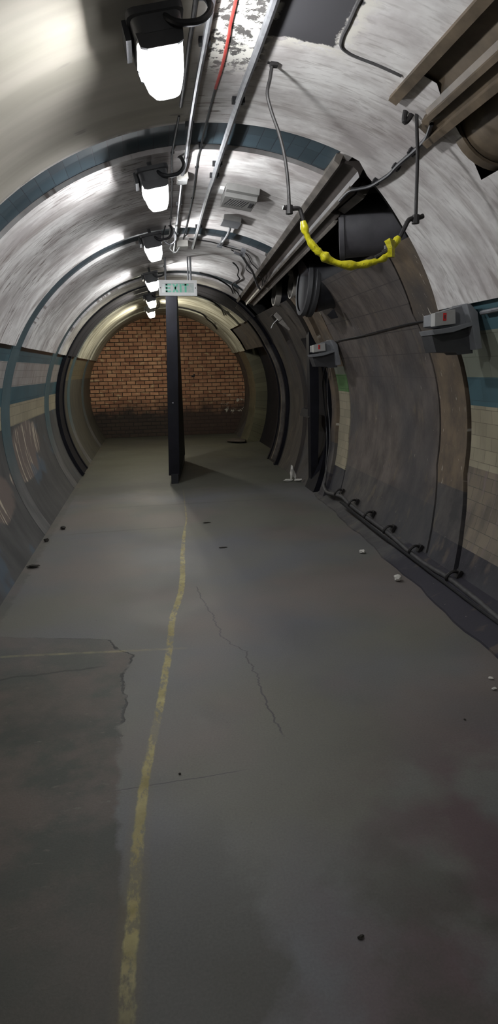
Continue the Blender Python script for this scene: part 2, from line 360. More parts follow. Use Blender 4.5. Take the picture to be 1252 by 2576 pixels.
M['bulbA'] = m_glow('lit_bulb', (.96, .98, 1), LAMP)
M['bulbB'] = m_glow('lit_bulb_warm', (1, .95, .78), LAMP * 1.8)
# ------------------------------------------------------------------ mesh builder
class MB:
    def __init__(s): s.v = []; s.f = []; s.mi = []; s.uv = []; s.k = 0
    def face(s, idx, uv=None): s.f.append(tuple(idx)); s.mi.append(s.k); s.uv.append(uv)
    def poly(s, pts):
        b = len(s.v); s.v += [Vector(p) for p in pts]; s.face(range(b, b + len(pts)))
    def prism(s, poly, vec):    # polygon of 3-D points extruded by vec
        b = len(s.v); n = len(poly); vec = Vector(vec)
        s.v += [Vector(p) for p in poly] + [Vector(p) + vec for p in poly]
        s.face(range(b + n - 1, b - 1, -1)); s.face(range(b + n, b + 2 * n))
        for i in range(n): j = (i + 1) % n; s.face((b + i, b + j, b + n + j, b + n + i))
        return s
    def box(s, c, d, m=None):
        c = Vector(c); x, y, z = (q / 2 for q in d)
        P = [c + Vector((sx * x, sy * y, -z)) for sx, sy in ((-1, -1), (1, -1), (1, 1), (-1, 1))]
        Q = [p + Vector((0, 0, 2 * z)) for p in P]
        if m is not None: P = [m @ p for p in P]; Q = [m @ p for p in Q]
        b = len(s.v); s.v += P + Q
        s.face((b + 3, b + 2, b + 1, b)); s.face((b + 4, b + 5, b + 6, b + 7))
        for i in range(4): j = (i + 1) % 4; s.face((b + i, b + j, b + 4 + j, b + 4 + i))
        return s
    def loft(s, rings, cap=True, close=True):
        b = len(s.v); n = len(rings[0])
        for r in rings: s.v += [Vector(p) for p in r]
        for k in range(len(rings) - 1):
            for i in range(n if close else n - 1):
                j = (i + 1) % n; s.face((b + k * n + i, b + k * n + j, b + (k + 1) * n + j, b + (k + 1) * n + i))
        if cap: s.face(range(b + n - 1, b - 1, -1)); s.face(range(b + (len(rings) - 1) * n, b + len(rings) * n))
        return s
    def tube(s, pts, r, seg=10, smooth=True, wob=0., step=4):
        P = [Vector(p) for p in pts]
        if smooth and len(P) > 2:
            Q = []
            for i in range(len(P) - 1):
                p0 = P[max(i - 1, 0)]; p1 = P[i]; p2 = P[i + 1]; p3 = P[min(i + 2, len(P) - 1)]
                for k in range(step):
                    t = k / step
                    Q.append(.5 * ((2 * p1) + (p2 - p0) * t + (2 * p0 - 5 * p1 + 4 * p2 - p3) * t * t + (3 * p1 - p0 - 3 * p2 + p3) * t ** 3))
            Q.append(P[-1]); P = Q
        rings = []; up = None
        for i, p in enumerate(P):
            d = (P[min(i + 1, len(P) - 1)] - P[max(i - 1, 0)]).normalized()
            if up is None: up = Vector((0, 0, 1)) if abs(d.z) < .9 else Vector((1, 0, 0))
            x = d.cross(up).normalized(); up = x.cross(d).normalized()
            rad = (r(i / (len(P) - 1)) if callable(r) else r) * (1 + wob * random.uniform(-1, 1))
            rings.append([p + (x * math.cos(2 * PI * k / seg) + up * math.sin(2 * PI * k / seg)) * rad for k in range(seg)])
        return s.loft(rings)
    def cyl(s, a, b, r, seg=20): return s.tube([a, b], r, seg, False)
    def lathe(s, a, b, prof, seg=36, cap=True):     # prof: (t along a-b in metres, radius)
        a = Vector(a); b = Vector(b); d = (b - a).normalized()
        up = Vector((0, 0, 1)) if abs(d.z) < .9 else Vector((0, 1, 0)); x = d.cross(up).normalized(); up = x.cross(d)
        return s.loft([[a + d * t + (x * math.cos(2 * PI * k / seg) + up * math.sin(2 * PI * k / seg)) * r for k in range(seg)] for t, r in prof], cap)
    def build(s, name, mats, parent=None, loc=None, smooth=False, bevel=0.):
        mats = mats if isinstance(mats, (list, tuple)) else [mats]
        if loc is None and parent is None and s.v:
            xs = [v.x for v in s.v]; ys = [v.y for v in s.v]; zs = [v.z for v in s.v]
            loc = Vector(((min(xs) + max(xs)) / 2, (min(ys) + max(ys)) / 2, min(zs)))
        base = Vector((0, 0, 0))
        q = parent
        while q is not None: base += Vector(q.location); q = q.parent
        off = base if parent is not None else Vector(loc)
        me = bpy.data.meshes.new(name); me.from_pydata([v - off for v in s.v], [], s.f)
        for m in mats: me.materials.append(m)
        me.polygons.foreach_set('material_index', s.mi)
        if any(u is not None for u in s.uv):
            ul = me.uv_layers.new(name='UVMap')
            for p, u in zip(me.polygons, s.uv):
                if u is None: continue
                for li, c in zip(p.loop_indices, u): ul.data[li].uv = c
        bm = bmesh.new(); bm.from_mesh(me); bmesh.ops.recalc_face_normals(bm, faces=bm.faces)
        if bevel > 0: 
            bmesh.ops.bevel(bm, geom=[e for e in bm.edges if len(e.link_faces) == 2 and e.calc_face_angle(0) > .5], offset=bevel, segments=2, affect='EDGES', profile=.6)
        bm.to_mesh(me); bm.free()
        if smooth:
            for p in me.polygons: p.use_smooth = True
            try: me.set_sharp_from_angle(angle=math.radians(40))
            except Exception: pass
        o = bpy.data.objects.new(name, me); COL.objects.link(o)
        o.location = off - base if parent is not None else off
        if parent is not None: o.parent = parent; o.location = (0, 0, 0)
        return o
def thing(name, label, cat, loc, group=None):
    o = bpy.data.objects.new(name, None); COL.objects.link(o); o.location = loc; o.empty_display_size = .1
    o['label'] = label; o['category'] = cat
    if group: o['group'] = group
    return o
def tag(o, label, cat, group=None, kind=None):
    o['label'] = label; o['category'] = cat
    if group: o['group'] = group
    if kind: o['kind'] = kind
    return o
def struct(o, label, cat):
    o['kind'] = 'structure'; o['label'] = label; o['category'] = cat; return o
def copy_tree(o, parent=None):
    c = o.copy(); COL.objects.link(c); c.parent = parent
    for ch in [q for q in bpy.data.objects if q.parent == o]: copy_tree(ch, c)
    return c
# ------------------------------------------------------------------ the shell
def shell(mb, angs, zones, keep=None, matf=None, dy=.12):
    """angs: list of angles; zones: (y0, y1, dr, matindex). Rows of quads on the cylinder, steps between zones closed."""
    last = None
    for (y0, y1, dr, k) in zones:
        nn = max(1, int(round((y1 - y0) / dy)))
        rows = []
        for i in range(nn + 1):
            y = y0 + (y1 - y0) * i / nn
            b = len(mb.v)
            for a in angs: mb.v.append(TR(a, y + warp(a), R + dr))
            rows.append((b, y))
        seq = ([last] if last else []) + rows
        for (b0, ya), (b1, yb) in zip(seq, seq[1:]):
            for j in range(len(angs) - 1):
                am = (angs[j] + angs[j + 1]) / 2
                if keep and not keep(am, (ya + yb) / 2): continue
                mb.k = matf(am, (ya + yb) / 2, k) if matf else k
                uv = []
                for (jj, yy) in ((j, ya), (j + 1, ya), (j + 1, yb), (j, yb)):
                    uv.append((math.radians(angs[jj]) * R, yy + warp(angs[jj])))
                mb.face((b0 + j, b0 + j + 1, b1 + j + 1, b1 + j), uv)
        last = rows[-1]
def arange(a, b, st):
    k = max(1, int(round((b - a) / st))); return [a + (b - a) * i / k for i in range(k + 1)]
RINGS = [(3.617, 4.028), (6.104, 6.51), (8.615, 9.02), (10.987, 11.38), (13.35, 13.74)]
YB, YE = -2.6, 15.24
def girder_a(y): return 21.8 if y < 3.7 else 21.8 + (y - 3.7) / 6. * 9.4
def in_open(a, y):
    if y < 2.62: return 22.2 < a < 40
    if (3.66 if a > 24 else 3.75) < y < 9.55: return girder_a(y + warp(a)) + .6 < a < 43
    return False
# ceiling
zz = []; y = YB
for (a, b) in RINGS:
    zz += [(y, a, -.03, 0), (a, a + .035, .03, 1), (a + .035, b, .0, 0)]; y = b  # dark strip at each ring's near edge paints in the plaster's shadow
zz.append((y, YE, -.03, 0))
mb = MB(); shell(mb, arange(-64, 60, 1), zz, keep=lambda a, y: not in_open(a, y) and not (a > 43 and 3.66 < y < 12.6))
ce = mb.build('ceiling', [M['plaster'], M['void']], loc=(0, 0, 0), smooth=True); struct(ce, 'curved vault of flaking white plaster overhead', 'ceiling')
# left wall
def leftmat(a, y, k):
    if y > 10.45: return 6 if a > -77 else 4
    if 9.685 < y < 10.45: return 7
    if a > -69: return 0
    if a > -76.8: return 1
    if a > -82.2: return 0
    if a > -89: return 2
    return 4
mb = MB(); shell(mb, [-124] + arange(-123.5, -89, 1.5) + [-88, -86, -84, -82.2, -80, -78.5, -76.8, -75, -73, -71, -69, -67.5, -66, -64], [(YB, YE, 0, 0)], matf=leftmat, dy=.05)
wl = mb.build('wall_left', [M['tealband'], M['light'], M['cream'], M['cream'], M['lowleft'], M['greentile'], M['fartile'], M['black']], loc=(0, 0, 0), smooth=True)
struct(wl, 'curved left wall with teal tile bands over grimy grey paint', 'wall')
# right wall: y zones given on the crown, carried round by warp()
def rightmat(a, y, k):
    if k == 0:
        if a < 66.2: return 0
        if a < 76: return 1
        if a < 82.3: return 0
        if a < 96: return 2
        if a < 113.5: return 13
        return 8
    if k == 6:   # tile remnant between two ribs
        if a < 73: return 4
        if a < 76: return 1
        if a < 82: return 6
        if a < 111: return 2
        return 8
    if k == 3 and a > 108: return 12
    if k == 4 and a > 102: return 12 if a < 114 else 8
    return k
zr = [(YB, 3.607, 0, 0), (3.607, 3.65, .05, 9), (3.65, 4.07, -.01, 4), (4.07, 4.12, .06, 9), (4.12, 6.40, .0, 3), (6.40, 6.46, .02, 4), (6.46, 6.86, .01, 6), (6.86, 7.06, -.03, 4), (7.06, 7.3, .3, 9),
      (7.3, 7.72, -.02, 10), (7.72, 8.5, .0, 7), (8.5, 8.62, -.02, 7), (8.62, 9.6, .0, 7), (9.6, 10.45, .0, 10), (10.45, 13.0, .25, 10), (13.0, 13.9, 0, 11), (13.9, YE, 0, 7)]  # black recess past the ring paints in the dark of an opening
mb = MB(); shell(mb, arange(60, 64, 1) + [66.2, 68, 70, 73, 76, 78, 80, 82.3] + arange(84, 108, 2) + [110, 112, 113.5, 116, 118, 120, 122, 124.5], zr, matf=rightmat, dy=.1)
# upper haunch of the infilled bays, above the springing, is painted with the wall
wr = mb.build('wall_right', [M['tealband'], M['greentile'], M['cream'], M['brown'], M['rib'], M['darkbrown'], M['green'], M['darkbrown'], M['plinth'], M['void'], M['black'], M['fartile'], M['lowright'], M['creamgrime']], loc=(0, 0, 0), smooth=True)
struct(wr, 'curved right wall with brown infill panel between painted ribs', 'wall')
# the haunch over the right wall past the first pier is brown, not plaster: a lining panel proud of the vault
mb = MB(); 
shell(mb, arange(43, 60, 1), [(3.607, 3.65, .05, 3), (3.65, 4.07, -.01, 1), (4.07, 4.12, .06, 3), (4.12, 6.40, .0, 0), (6.40, 6.46, .02, 1), (6.46, 6.86, .01, 1), (6.86, 7.06, -.03, 1), (7.06, 7.3, .3, 3), (7.3, 7.72, -.02, 2), (7.72, 9.6, .0, 2), (9.6, 12.6, 0, 2)], dy=.1)
o = mb.build('trim_1', [M['brown'], M['rib'], M['darkbrown'], M['void']], loc=(0, 0, 0), smooth=True); struct(o, 'brown painted upper lining of the right wall under the ducts', 'wall')
# the void behind the two openings in the right haunch
mb = MB()
for (ya, yb) in ((YB, 2.62), (3.75, 9.55)):
    A = arange(18, 46, 2)
    b = len(mb.v)
    for y in (ya, yb):
        for a in A: mb.v.append(TR(a, y + warp(a), R + .75))
        for a in A: mb.v.append(TR(a, y + warp(a), R + .02))
    n_ = len(A)
    for i in range(n_ - 1):
        mb.face((b + i, b + i + 1, b + 2 * n_ + i + 1, b + 2 * n_ + i))
        for q in (0, 2 * n_): mb.face((b + q + i, b + q + i + 1, b + q + n_ + i + 1, b + q + n_ + i))
    mb.face((b + n_ - 1, b + 2 * n_ - 1, b + 4 * n_ - 1, b + 3 * n_ - 1)); mb.face((b, b + n_, b + 3 * n_, b + 2 * n_))
struct(mb.build('trim_2', M['void'], loc=(0, 0, 0)), 'dark duct void behind the openings of the right haunch', 'recess')
# tile rings
for i, (a, b) in enumerate(RINGS):
    mb = MB(); hi = (21.6, 25.5, 30, 33, 33)[i]
    A = arange(-123, hi, 1.5)
    for y in (a + .035, b - .004):
        for an in A: mb.v.append(TR(an, y, R - .004))
        for an in A: mb.v.append(TR(an, y, R + .03))
    n_ = len(A)
    for j in range(n_ - 1):
        uv = [(math.radians(A[j]) * R, a), (math.radians(A[j + 1]) * R, a), (math.radians(A[j + 1]) * R, b), (math.radians(A[j]) * R, b)]
        mb.face((j, j + 1, 2 * n_ + j + 1, 2 * n_ + j), uv)
        mb.face((j, j + 1, n_ + j + 1, n_ + j), uv); mb.face((2 * n_ + j, 2 * n_ + j + 1, 3 * n_ + j + 1, 3 * n_ + j), uv)
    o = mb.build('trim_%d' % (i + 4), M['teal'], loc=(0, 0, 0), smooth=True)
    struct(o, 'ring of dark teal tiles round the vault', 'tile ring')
mb = MB(); A = arange(13, 21.6, .8)
for an in A:
    for y in (1.7, 2.43): mb.v.append(TR(an, y + .012 * math.sin(an * .9), R - .024))
for j in range(len(A) - 1): mb.face((2 * j, 2 * j + 1, 2 * j + 3, 2 * j + 2), [(math.radians(A[j]) * R, 1.7), (math.radians(A[j]) * R, 2.43), (math.radians(A[j + 1]) * R, 2.43), (math.radians(A[j + 1]) * R, 1.7)])
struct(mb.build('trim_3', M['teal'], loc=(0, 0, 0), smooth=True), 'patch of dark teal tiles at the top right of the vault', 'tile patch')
# the black iron ring, in line with the black slab
mb = MB(); A = arange(-123, 124, 1.5)
prof = [(9.685, .02), (9.685, -.05), (9.76, -.05), (9.76, -.012), (10.38, -.012), (10.38, -.03), (10.45, -.03), (10.45, .02)]
mb.loft([[TR(a, y + warp(a), R + dr) for (y, dr) in prof] for a in A])
struct(mb.build('trim_9', M['black'], loc=(0, 0, 0)), 'black painted iron ring round the tunnel before the brick wall', 'ring')
# second flange on the right only, and its pale edge
mb = MB(); A = arange(46, 123, 1.5)
mb.loft([[TR(a, y + warp(a), R + dr) for (y, dr) in [(8.46, .02), (8.46, -.05), (8.62, -.05), (8.62, .02)]] for a in A])
struct(mb.build('trim_10', M['darkbrown'], loc=(0, 0, 0)), 'dark brown iron flange on the right wall past the doorway', 'flange')
mb = MB(); A = arange(33, 122, 1.5)
mb.loft([[TR(a, y + warp(a), R + dr) for (y, dr) in [(9.9, .0), (9.9, -.075), (9.93, -.08), (9.96, -.075), (9.96, .0)]] for a in A])
struct(mb.build('trim_11', M['steel'], loc=(0, 0, 0), smooth=True), 'thin grey edge strip on the black ring, right side', 'edge strip')
# floor, end wall, plinth
mb = MB(); nx, ny = 12, 44
for j in range(ny + 1):
    for i in range(nx + 1): mb.v.append(Vector((-1.35 + 4.1 * i / nx, YB + (YE + .05 - YB) * j / ny, 0)))
for j in range(ny):
    for i in range(nx): b = j * (nx + 1) + i; mb.face((b, b + 1, b + nx + 2, b + nx + 1))
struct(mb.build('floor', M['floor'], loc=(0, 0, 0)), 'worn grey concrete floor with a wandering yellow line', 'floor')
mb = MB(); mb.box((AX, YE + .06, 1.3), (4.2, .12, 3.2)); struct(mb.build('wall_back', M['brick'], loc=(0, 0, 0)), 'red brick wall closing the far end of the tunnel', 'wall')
mb = MB(); ring = []
for y in arange(-1, 7.4, .15):
    e = 1.70 if y < 2.8 else 1.70 + (y - 2.8) * .042 + .012 * math.sin(y * 5.1) + .008 * math.sin(y * 13)
    ring.append([(e, y, -.02), (e + .01, y, .012), (e + .12, y, .05 + .008 * math.sin(y * 7)), (1.99, y, .1), (2.1, y, .12), (2.1, y, -.02)])
bs = mb.build('x', M['plinth']) if False else None
for r in ring: pass
mb.loft(ring)
for i in range(len(mb.f)): mb.uv[i] = [(mb.v[q].x, mb.v[q].y) for q in mb.f[i]]
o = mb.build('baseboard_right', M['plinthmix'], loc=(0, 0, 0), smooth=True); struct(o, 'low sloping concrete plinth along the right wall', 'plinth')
# ------------------------------------------------------------------ bulkhead lamps
LY = [2.50, 4.16, 6.0, 8.2, 10.36, 12.25]
LL = ['big bulkhead lamp nearest the camera, on the left of the ceiling conduits',
      'second bulkhead lamp, just past the first blue tile ring, left of the pale conduit box',
      'third bulkhead lamp from the camera, beside the second blue tile ring',
      'fourth bulkhead lamp, just left of the exit sign',
      'fifth bulkhead lamp, small and just below left of the exit sign',
      'farthest and lowest of the bulkhead lamps, right before the brick wall']
def rrect(w, d, z, c=.03, m=None, cx=0, cy=0):
    pts = []
    for sx, sy, a0 in ((1, 1, 0), (-1, 1, 90), (-1, -1, 180), (1, -1, 270)):
        for k in range(4):
            t = math.radians(a0 + 30 * k); pts.append(Vector((cx + sx * (w / 2 - c) + c * math.cos(t), cy + sy * (d / 2 - c) + c * math.sin(t), z)))
    return [m @ p for p in pts] if m else pts
def make_lamp(y, label, lens):
    m = frame(-11.9, y, .952)     # z runs down into the room, y towards the camera
    L = thing('bulkhead_lamp', label, 'lamp', m.translation, 'bulkhead lamps along the vault')
    b = MB(); b.loft([rrect(.19, .29, .0, .03, m), rrect(.19, .29, .02, .03, m), rrect(.168, .28, .025, .03, m), rrect(.16, .275, .075, .03, m)]); b.build('housing', M['darkgrey'], L, smooth=True)
    for sy in (-1, 1):
        b = MB(); b.prism([m @ Vector(p) for p in ((-.078, sy * .122, .07), (.078, sy * .122, .07), (.072, sy * .122, .11), (.05, sy * .122, .119), (-.05, sy * .122, .119), (-.072, sy * .122, .11))], m.to_3x3() @ Vector((0, sy * .014, 0))); b.build('end_shield', M['darkgrey'], L)  # end plates added to keep lamp light off the vault ahead
    b = MB(); b.box((-.1, 0, .032), (.018, .16, .06), m); b.build('side_clip', M['rubber'], L)
    b = MB(); b.cyl(m @ Vector((0, 0, -.06)), m @ Vector((0, 0, .01)), .014, 10); b.build('stem', M['darkgrey'], L)
    b = MB(); b.loft([rrect(.158, .24, .072, .03, m), rrect(.158, .24, .085, .03, m)]); b.build('bezel', M['fitgrey'], L)
    b = MB(); b.loft([rrect(.148, .23, .084, .03, m), rrect(.144, .225, .11, .03, m), rrect(.122, .19, .17, .03, m), rrect(.09, .14, .2, .03, m)]); ln = b.build('lens', lens, L, smooth=True)
    b = MB(); b.lathe(m @ Vector((0, -.035, .128)), m @ Vector((0, .035, .128)), [(0, .012), (.01, .026), (.035, .031), (.06, .026), (.07, .012)], 12); b.build('bulb', M['bulbA'], ln, smooth=True)
    b = MB(); b.tube([m @ Vector(p) for p in ((.02, .12, .02), (.045, .15, .06), (.08, .155, .075), (.14, .14, .07), (.185, .11, .03), (.19, .05, -.03), (.175, -.0, -.06))], .011, 8); b.build('flex', M['rubber'], L, smooth=True)
    return L
p0 = make_lamp(LY[0], LL[0], M['lensA'])
for y, l in list(zip(LY, LL))[1:] + [(-1.1, 'unseen bulkhead lamp added behind the camera to light the foreground')]:  # last one is an unseen lamp added to brighten the foreground floor
    c = copy_tree(p0); c.location = p0.location + Vector((0, y - LY[0], 0)); c['label'] = l
    if y > 9.5:
        for ch in [q for q in bpy.data.objects if (q.parent == c or (q.parent and q.parent.parent == c)) and q.name.split('.')[0] in ('lens', 'bulb')]:
            ch.data = ch.data.copy(); ch.data.materials[0] = M['lensB' if ch.name.startswith('lens') else 'bulbB']
# ------------------------------------------------------------------ conduits and wires on the crown
def run(name, pts, rr, r, mat, label, cat='conduit', clips=(), clipmat='rubber', seg=8, wob=0., parent=None, step=4):
    P = [T(a, y, rr) for a, y in pts]
    b = MB(); b.tube(P, r, seg, True, wob, step)
    o = b.build(name, M[mat], smooth=True); tag(o, label, cat)
    for (a, y) in clips:
        m = frame(a, y, rr); b = MB()
        h = (1 - rr) * R
        b.box((0, 0, -h / 2), (r * 3.6, .03, h + r * .6), m); b.box((0, 0, -h + .004), (r * 6.5, .03, .008), m)
        b.build('clamp', M[clipmat], o)
    return o
run('conduit', [(2.0, 1.2), (2.0, 2.46), (1.9, 2.85), (1.7, 3.28), (1.7, 4.24), (1.85, 4.5), (1.8, 4.84), (2.3, 5.98), (2.85, 6.95)], .972, .0165, 'galv', 'long silver conduit, rightmost and thickest run along the crown of the vault', clips=[(2.0, 2.3), (1.7, 3.3), (1.7, 4.24), (1.88, 4.48), (2.3, 5.98)])
run('conduit', [(-5.0, 1.2), (-5.0, 2.6), (-5.1, 3.0), (-5.1, 3.5), (-4.8, 4.14), (-5.0, 4.42)], .972, .0125, 'galv', 'grey conduit ending at the pale conduit box beside the second lamp', clips=[(-5.1, 3.6), (-5.0, 2.75)])
run('conduit', [(-4.9, 4.5), (-4.3, 5.5), (-3.9, 6.3), (-3.3, 7.2)], .972, .0125, 'galv', 'grey conduit leaving the pale box towards the third lamp', clips=[(-4.5, 5.2), (-3.9, 6.25)], clipmat='galv')
run('conduit', [(-6.9, 1.2), (-6.8, 2.46), (-6.9, 2.73), (-6.9, 3.0), (-7.0, 3.35)], .976, .009, 'cable', 'dark thin conduit running right behind the nearest lamp')
run('cable', [(-7.0, 3.5), (-7.4, 3.9), (-7.4, 4.18), (-6.8, 4.65), (-5.9, 5.7), (-5.5, 6.7)], .982, .006, 'rubber', 'thin black cable between the second lamp and the grey conduit', 'cable', clips=[(-7.4, 4.05), (-6.8, 4.65), (-5.9, 5.7)], seg=6)
run('wire', [(-2.1, 1.2), (-2.15, 2.51), (-2.0, 2.72), (-1.9, 2.98), (-2.1, 3.2)], .982, .0065, 'red', 'bright red wire along the crown near the nearest lamp', 'wire', seg=6)
run('wire', [(-2.1, 3.2), (-2.3, 3.75), (-2.2, 4.0), (-2.3, 4.15), (-2.0, 4.45), (-1.7, 4.7), (-1.4, 5.02), (-1.1, 5.92), (-1.0, 6.6)], .982, .006, 'rubber', 'wavy dark wire continuing from the red wire towards the exit sign', 'wire', clips=[(-2.2, 4.0), (-2.1, 4.35), (-1.4, 5.1)], seg=6)
m = frame(-4.95, 4.5, .985); t = thing('conduit_box', 'pale conduit box in the crown cable run beside the second lamp', 'box', m.translation)
b = MB(); b.box((0, 0, .02), (.075, .12, .05), m); b.build('body', M['box'], t, bevel=.004); b = MB(); b.box((0, 0, .048), (.06, .1, .006), m); b.build('lid', M['white'], t)
m = frame(-1.2, 6.75, .985); t = thing('conduit_box', 'small pale conduit box above the exit sign where the red wire ends', 'box', m.translation)
b = MB(); b.box((0, 0, .03), (.11, .16, .06), m); b.build('body', M['box'], t, bevel=.004); b = MB(); b.tube([m @ Vector(p) for p in ((-.03, .05, .06), (-.07, 0, .1), (-.12, -.03, .06), (-.1, .06, .03))], .006, 6); b.build('loose_wire', M['white'], t)
m = frame(-6.2, 6.05, .98); t = tag(MB().tube([m @ Vector(p) for p in ((-.03, .1, .0), (-.06, 0, .08), (.0, -.08, .12), (.06, -.02, .08), (.03, .08, .01))], .006, 6).build('cable', M['rubber'], smooth=True), 'loop of thin cable dangling right of the third lamp', 'cable')
# wire hoop at top right of frame on the plaster
run('conduit', [(11.0, 1.4), (11.1, 2.2), (11.1, 2.4), (11.4, 2.54), (11.5, 2.62), (12.0, 2.69), (13.2, 2.72), (14.8, 2.73), (17.5, 2.73), (20.8, 2.73)], .985, .0095, 'cable', 'bent thin conduit turning a corner on the plaster above the hanger', clips=[(11.2, 2.3)], seg=8)
# ------------------------------------------------------------------ fittings on the right of the crown
m = frame(9.0, 4.86, 1.0); t = thing('ceiling_speaker', 'grey louvred casing fixed to the vault right of the silver conduit', 'fitting', m.translation)
b = MB(); b.prism([m @ Vector(p) for p in ((-.115, .2, .0), (-.115, .2, .075), (-.115, .14, .075), (-.115, .13, .065), (-.115, .13, 0))], m.to_3x3() @ Vector((.23, 0, 0))); b.build('upper_case', M['fitgrey'], t, bevel=.004)
b = MB(); b.prism([m @ Vector(p) for p in ((-.115, .125, .0), (-.115, .125, .1), (-.115, -.17, .1), (-.115, -.17, 0))], m.to_3x3() @ Vector((.23, 0, 0))); b.build('lower_case', M['fitgrey'], t, bevel=.004)
b = MB()
for i in range(8): x = -.07 + i * .018; b.prism([m @ Vector(p) for p in ((x, .08, .1), (x + .006, .08, .1), (x - .022, -.08, .1), (x - .028, -.08, .1))], m.to_3x3() @ Vector((0, 0, .002)))
b.build('louvre_slots', M['darkgrey'], t)
b = MB(); b.box((.085, 0, .101), (.025, .12, .004), m); b.build('badge', M['darkgrey'], t)
b = MB(); b.box((-.135, .05, .03), (.03, .1, .05), m); b.build('cable_gland', M['white'], t)
m = frame(10.2, 5.62, 1.0); t = thing('junction_box', 'plain grey rectangular junction box on the vault behind the louvred casing', 'box', m.translation)
b = MB(); b.box((0, 0, .035), (.145, .2, .07), m); b.build('body', M['fitgrey'], t, bevel=.004); b = MB(); b.box((0, 0, .074), (.15, .205, .01), m); b.build('lid', M['grey'], t, bevel=.002)
t = run('conduit_elbow', [(10.6, 5.75), (11.0, 5.95), (11.1, 6.15), (10.9, 6.4)], .965, .012, 'galv', 'short bright conduit dropping from the plain junction box', 'conduit')
m = frame(11.6, 6.6, 1.0); t = thing('conduit_bracket', 'bright metal bracket and tee on the vault below the plain junction box', 'bracket', m.translation)
b = MB(); b.box((-.02, .05, .03), (.03, .16, .06), m); b.build('strut', M['galv'], t, bevel=.003)
b = MB(); b.cyl(m @ Vector((-.05, -.06, .05)), m @ Vector((.0, -.06, .05)), .02, 14); b.build('tee', M['galv'], t, smooth=True)
b = MB(); b.cyl(m @ Vector((.0, -.05, .03)), m @ Vector((.15, -.05, .03)), .009, 10); b.build('side_pipe', M['galv'], t, smooth=True)
run('conduit', [(15.5, 6.55), (18.4, 6.6), (21.5, 6.85), (25, 7.1), (28, 7.4), (30.4, 7.63), (31.8, 7.72), (32.6, 7.75)], .945, .013, 'galv', 'bright bent conduit crossing down over the far girder', clips=[(18.4, 6.6)], clipmat='galv')
run('cable', [(.7, 6.56), (5, 6.6), (9.0, 6.63), (13.2, 6.7), (18.5, 6.69), (21.2, 6.82), (23.4, 7.03), (26, 7.15), (29, 7.3), (32.5, 7.6)], .978, .005, 'rubber', 'upper thin black cable from the conduits across to the far girder', 'cable', seg=6)
run('cable', [(15, 6.75), (18.5, 6.86), (21.2, 7.0), (22.6, 7.2), (23.4, 7.4), (26, 7.5), (29.5, 7.45), (31.5, 7.6), (33, 7.9)], .975, .005, 'rubber', 'lower thin black cable crossing to the far girder', 'cable', seg=6)
run('cable', [(18.0, 7.3), (19.8, 7.4), (21.6, 7.6), (22.6, 7.9), (24.4, 8.1), (23.5, 8.6), (25.6, 8.9), (28, 9.0), (31.1, 9.3)], .97, .008, 'rubber', 'tangled black cable at the far end of the girder', 'cable', seg=6)
run('cable', [(9, 8.55), (14, 8.62), (19, 8.75), (24, 8.95), (27, 9.3)], .975, .01, 'rubber', 'black cable on the vault right of the exit sign', 'cable', seg=6)
run('cable', [(3, 10.7), (10, 10.75), (18, 10.85), (24, 11.0), (29, 11.3), (33, 11.8)], .975, .012, 'rubber', 'dark cable on the cream vault past the exit sign', 'cable', seg=6)
run('cable', [(2, 13.2), (10, 13.2), (18, 13.2), (24, 13.3), (28, 13.7), (33, 13.9), (38, 14.3)], .975, .014, 'rubber', 'farthest black cable on the vault, looping right before the brick wall', 'cable', seg=6)
# ------------------------------------------------------------------ girders
def sweep(name, prof, ya, yb, mat, parent, drift=True, st=.3, bevel=0.):
    """prof: (angle offset, radial offset: minus = into the room)"""
    b = MB(); rr = []
    for y in arange(ya, yb, st):
        d = (girder_a(y) - 21.8) if drift else 0
        rr.append([TR(21.8 + d * (1 - .12 * da / 10) + da, y, R + dr) for da, dr in prof])
    b.loft(rr); return b.build(name, M[mat], parent)
g = thing('steel_girder', 'brown riveted girder at the top right corner, nearest the camera', 'girder', T(22, 2.9), 'girders in the right haunch')
sweep('top_flange', [(-.4, .05), (-.4, -.05), (.9, -.055), (.9, .05)], -1.5, 2.9, 'rust', g, False)
sweep('web', [(.6, .1), (.7, -.04), (1.4, -.02), (3.2, -.014), (4.6, -.028), (5.4, -.05), (5.6, .1)], -1.5, 2.86, 'rust', g, False)
sweep('middle_rail', [(5.2, .1), (5.2, -.06), (5.9, -.065), (6.0, .1)], -1.5, 2.9, 'rust', g, False)
sweep('lower_web', [(5.8, .12), (5.8, -.035), (8.0, -.045), (8.0, .12)], -1.5, 3.0, 'rust', g, False)
sweep('bottom_flange', [(7.7, .14), (7.7, -.07), (8.7, -.075), (8.7, .14)], -1.5, 3.03, 'rust', g, False)
sweep('lower_beam', [(9.4, .2), (9.5, .06), (11.2, .05), (11.6, .2)], -1.5, 3.05, 'rust', g, False)
m = frame(25.2, 2.95, .99)
for k, (x, y) in enumerate(((.0, .02),)):
    b = MB(); b.tube([m @ Vector(p) for p in ((-.02, .02, -.06), (-.02, 0, .0), (-.005, 0, .05), (.01, 0, .03), (.012, .0, -.04))], .012, 8); b.build('hook', M['iron'], g, smooth=True)
g = thing('steel_girder', 'long grey girder in the right haunch, running from the hanger towards the exit sign', 'girder', T(22, 3.75), 'girders in the right haunch')
sweep('top_flange', [(-.5, .05), (-.5, -.045), (.7, -.055), (.8, .05)], 3.72, 9.75, 'steel', g)
sweep('web', [(.6, .12), (.7, -.04), (1.4, -.018), (3.2, -.012), (4.4, -.022), (5.1, -.045), (5.2, .12)], 3.76, 9.6, 'steeld', g)
sweep('middle_rail', [(4.9, .1), (4.9, -.055), (5.5, -.058), (5.6, .1)], 3.95, 9.3, 'steel', g)
sweep('lower_web', [(5.5, .12), (5.5, -.042), (7.6, -.035), (7.7, .12)], 4.5, 9.3, 'steeld', g)
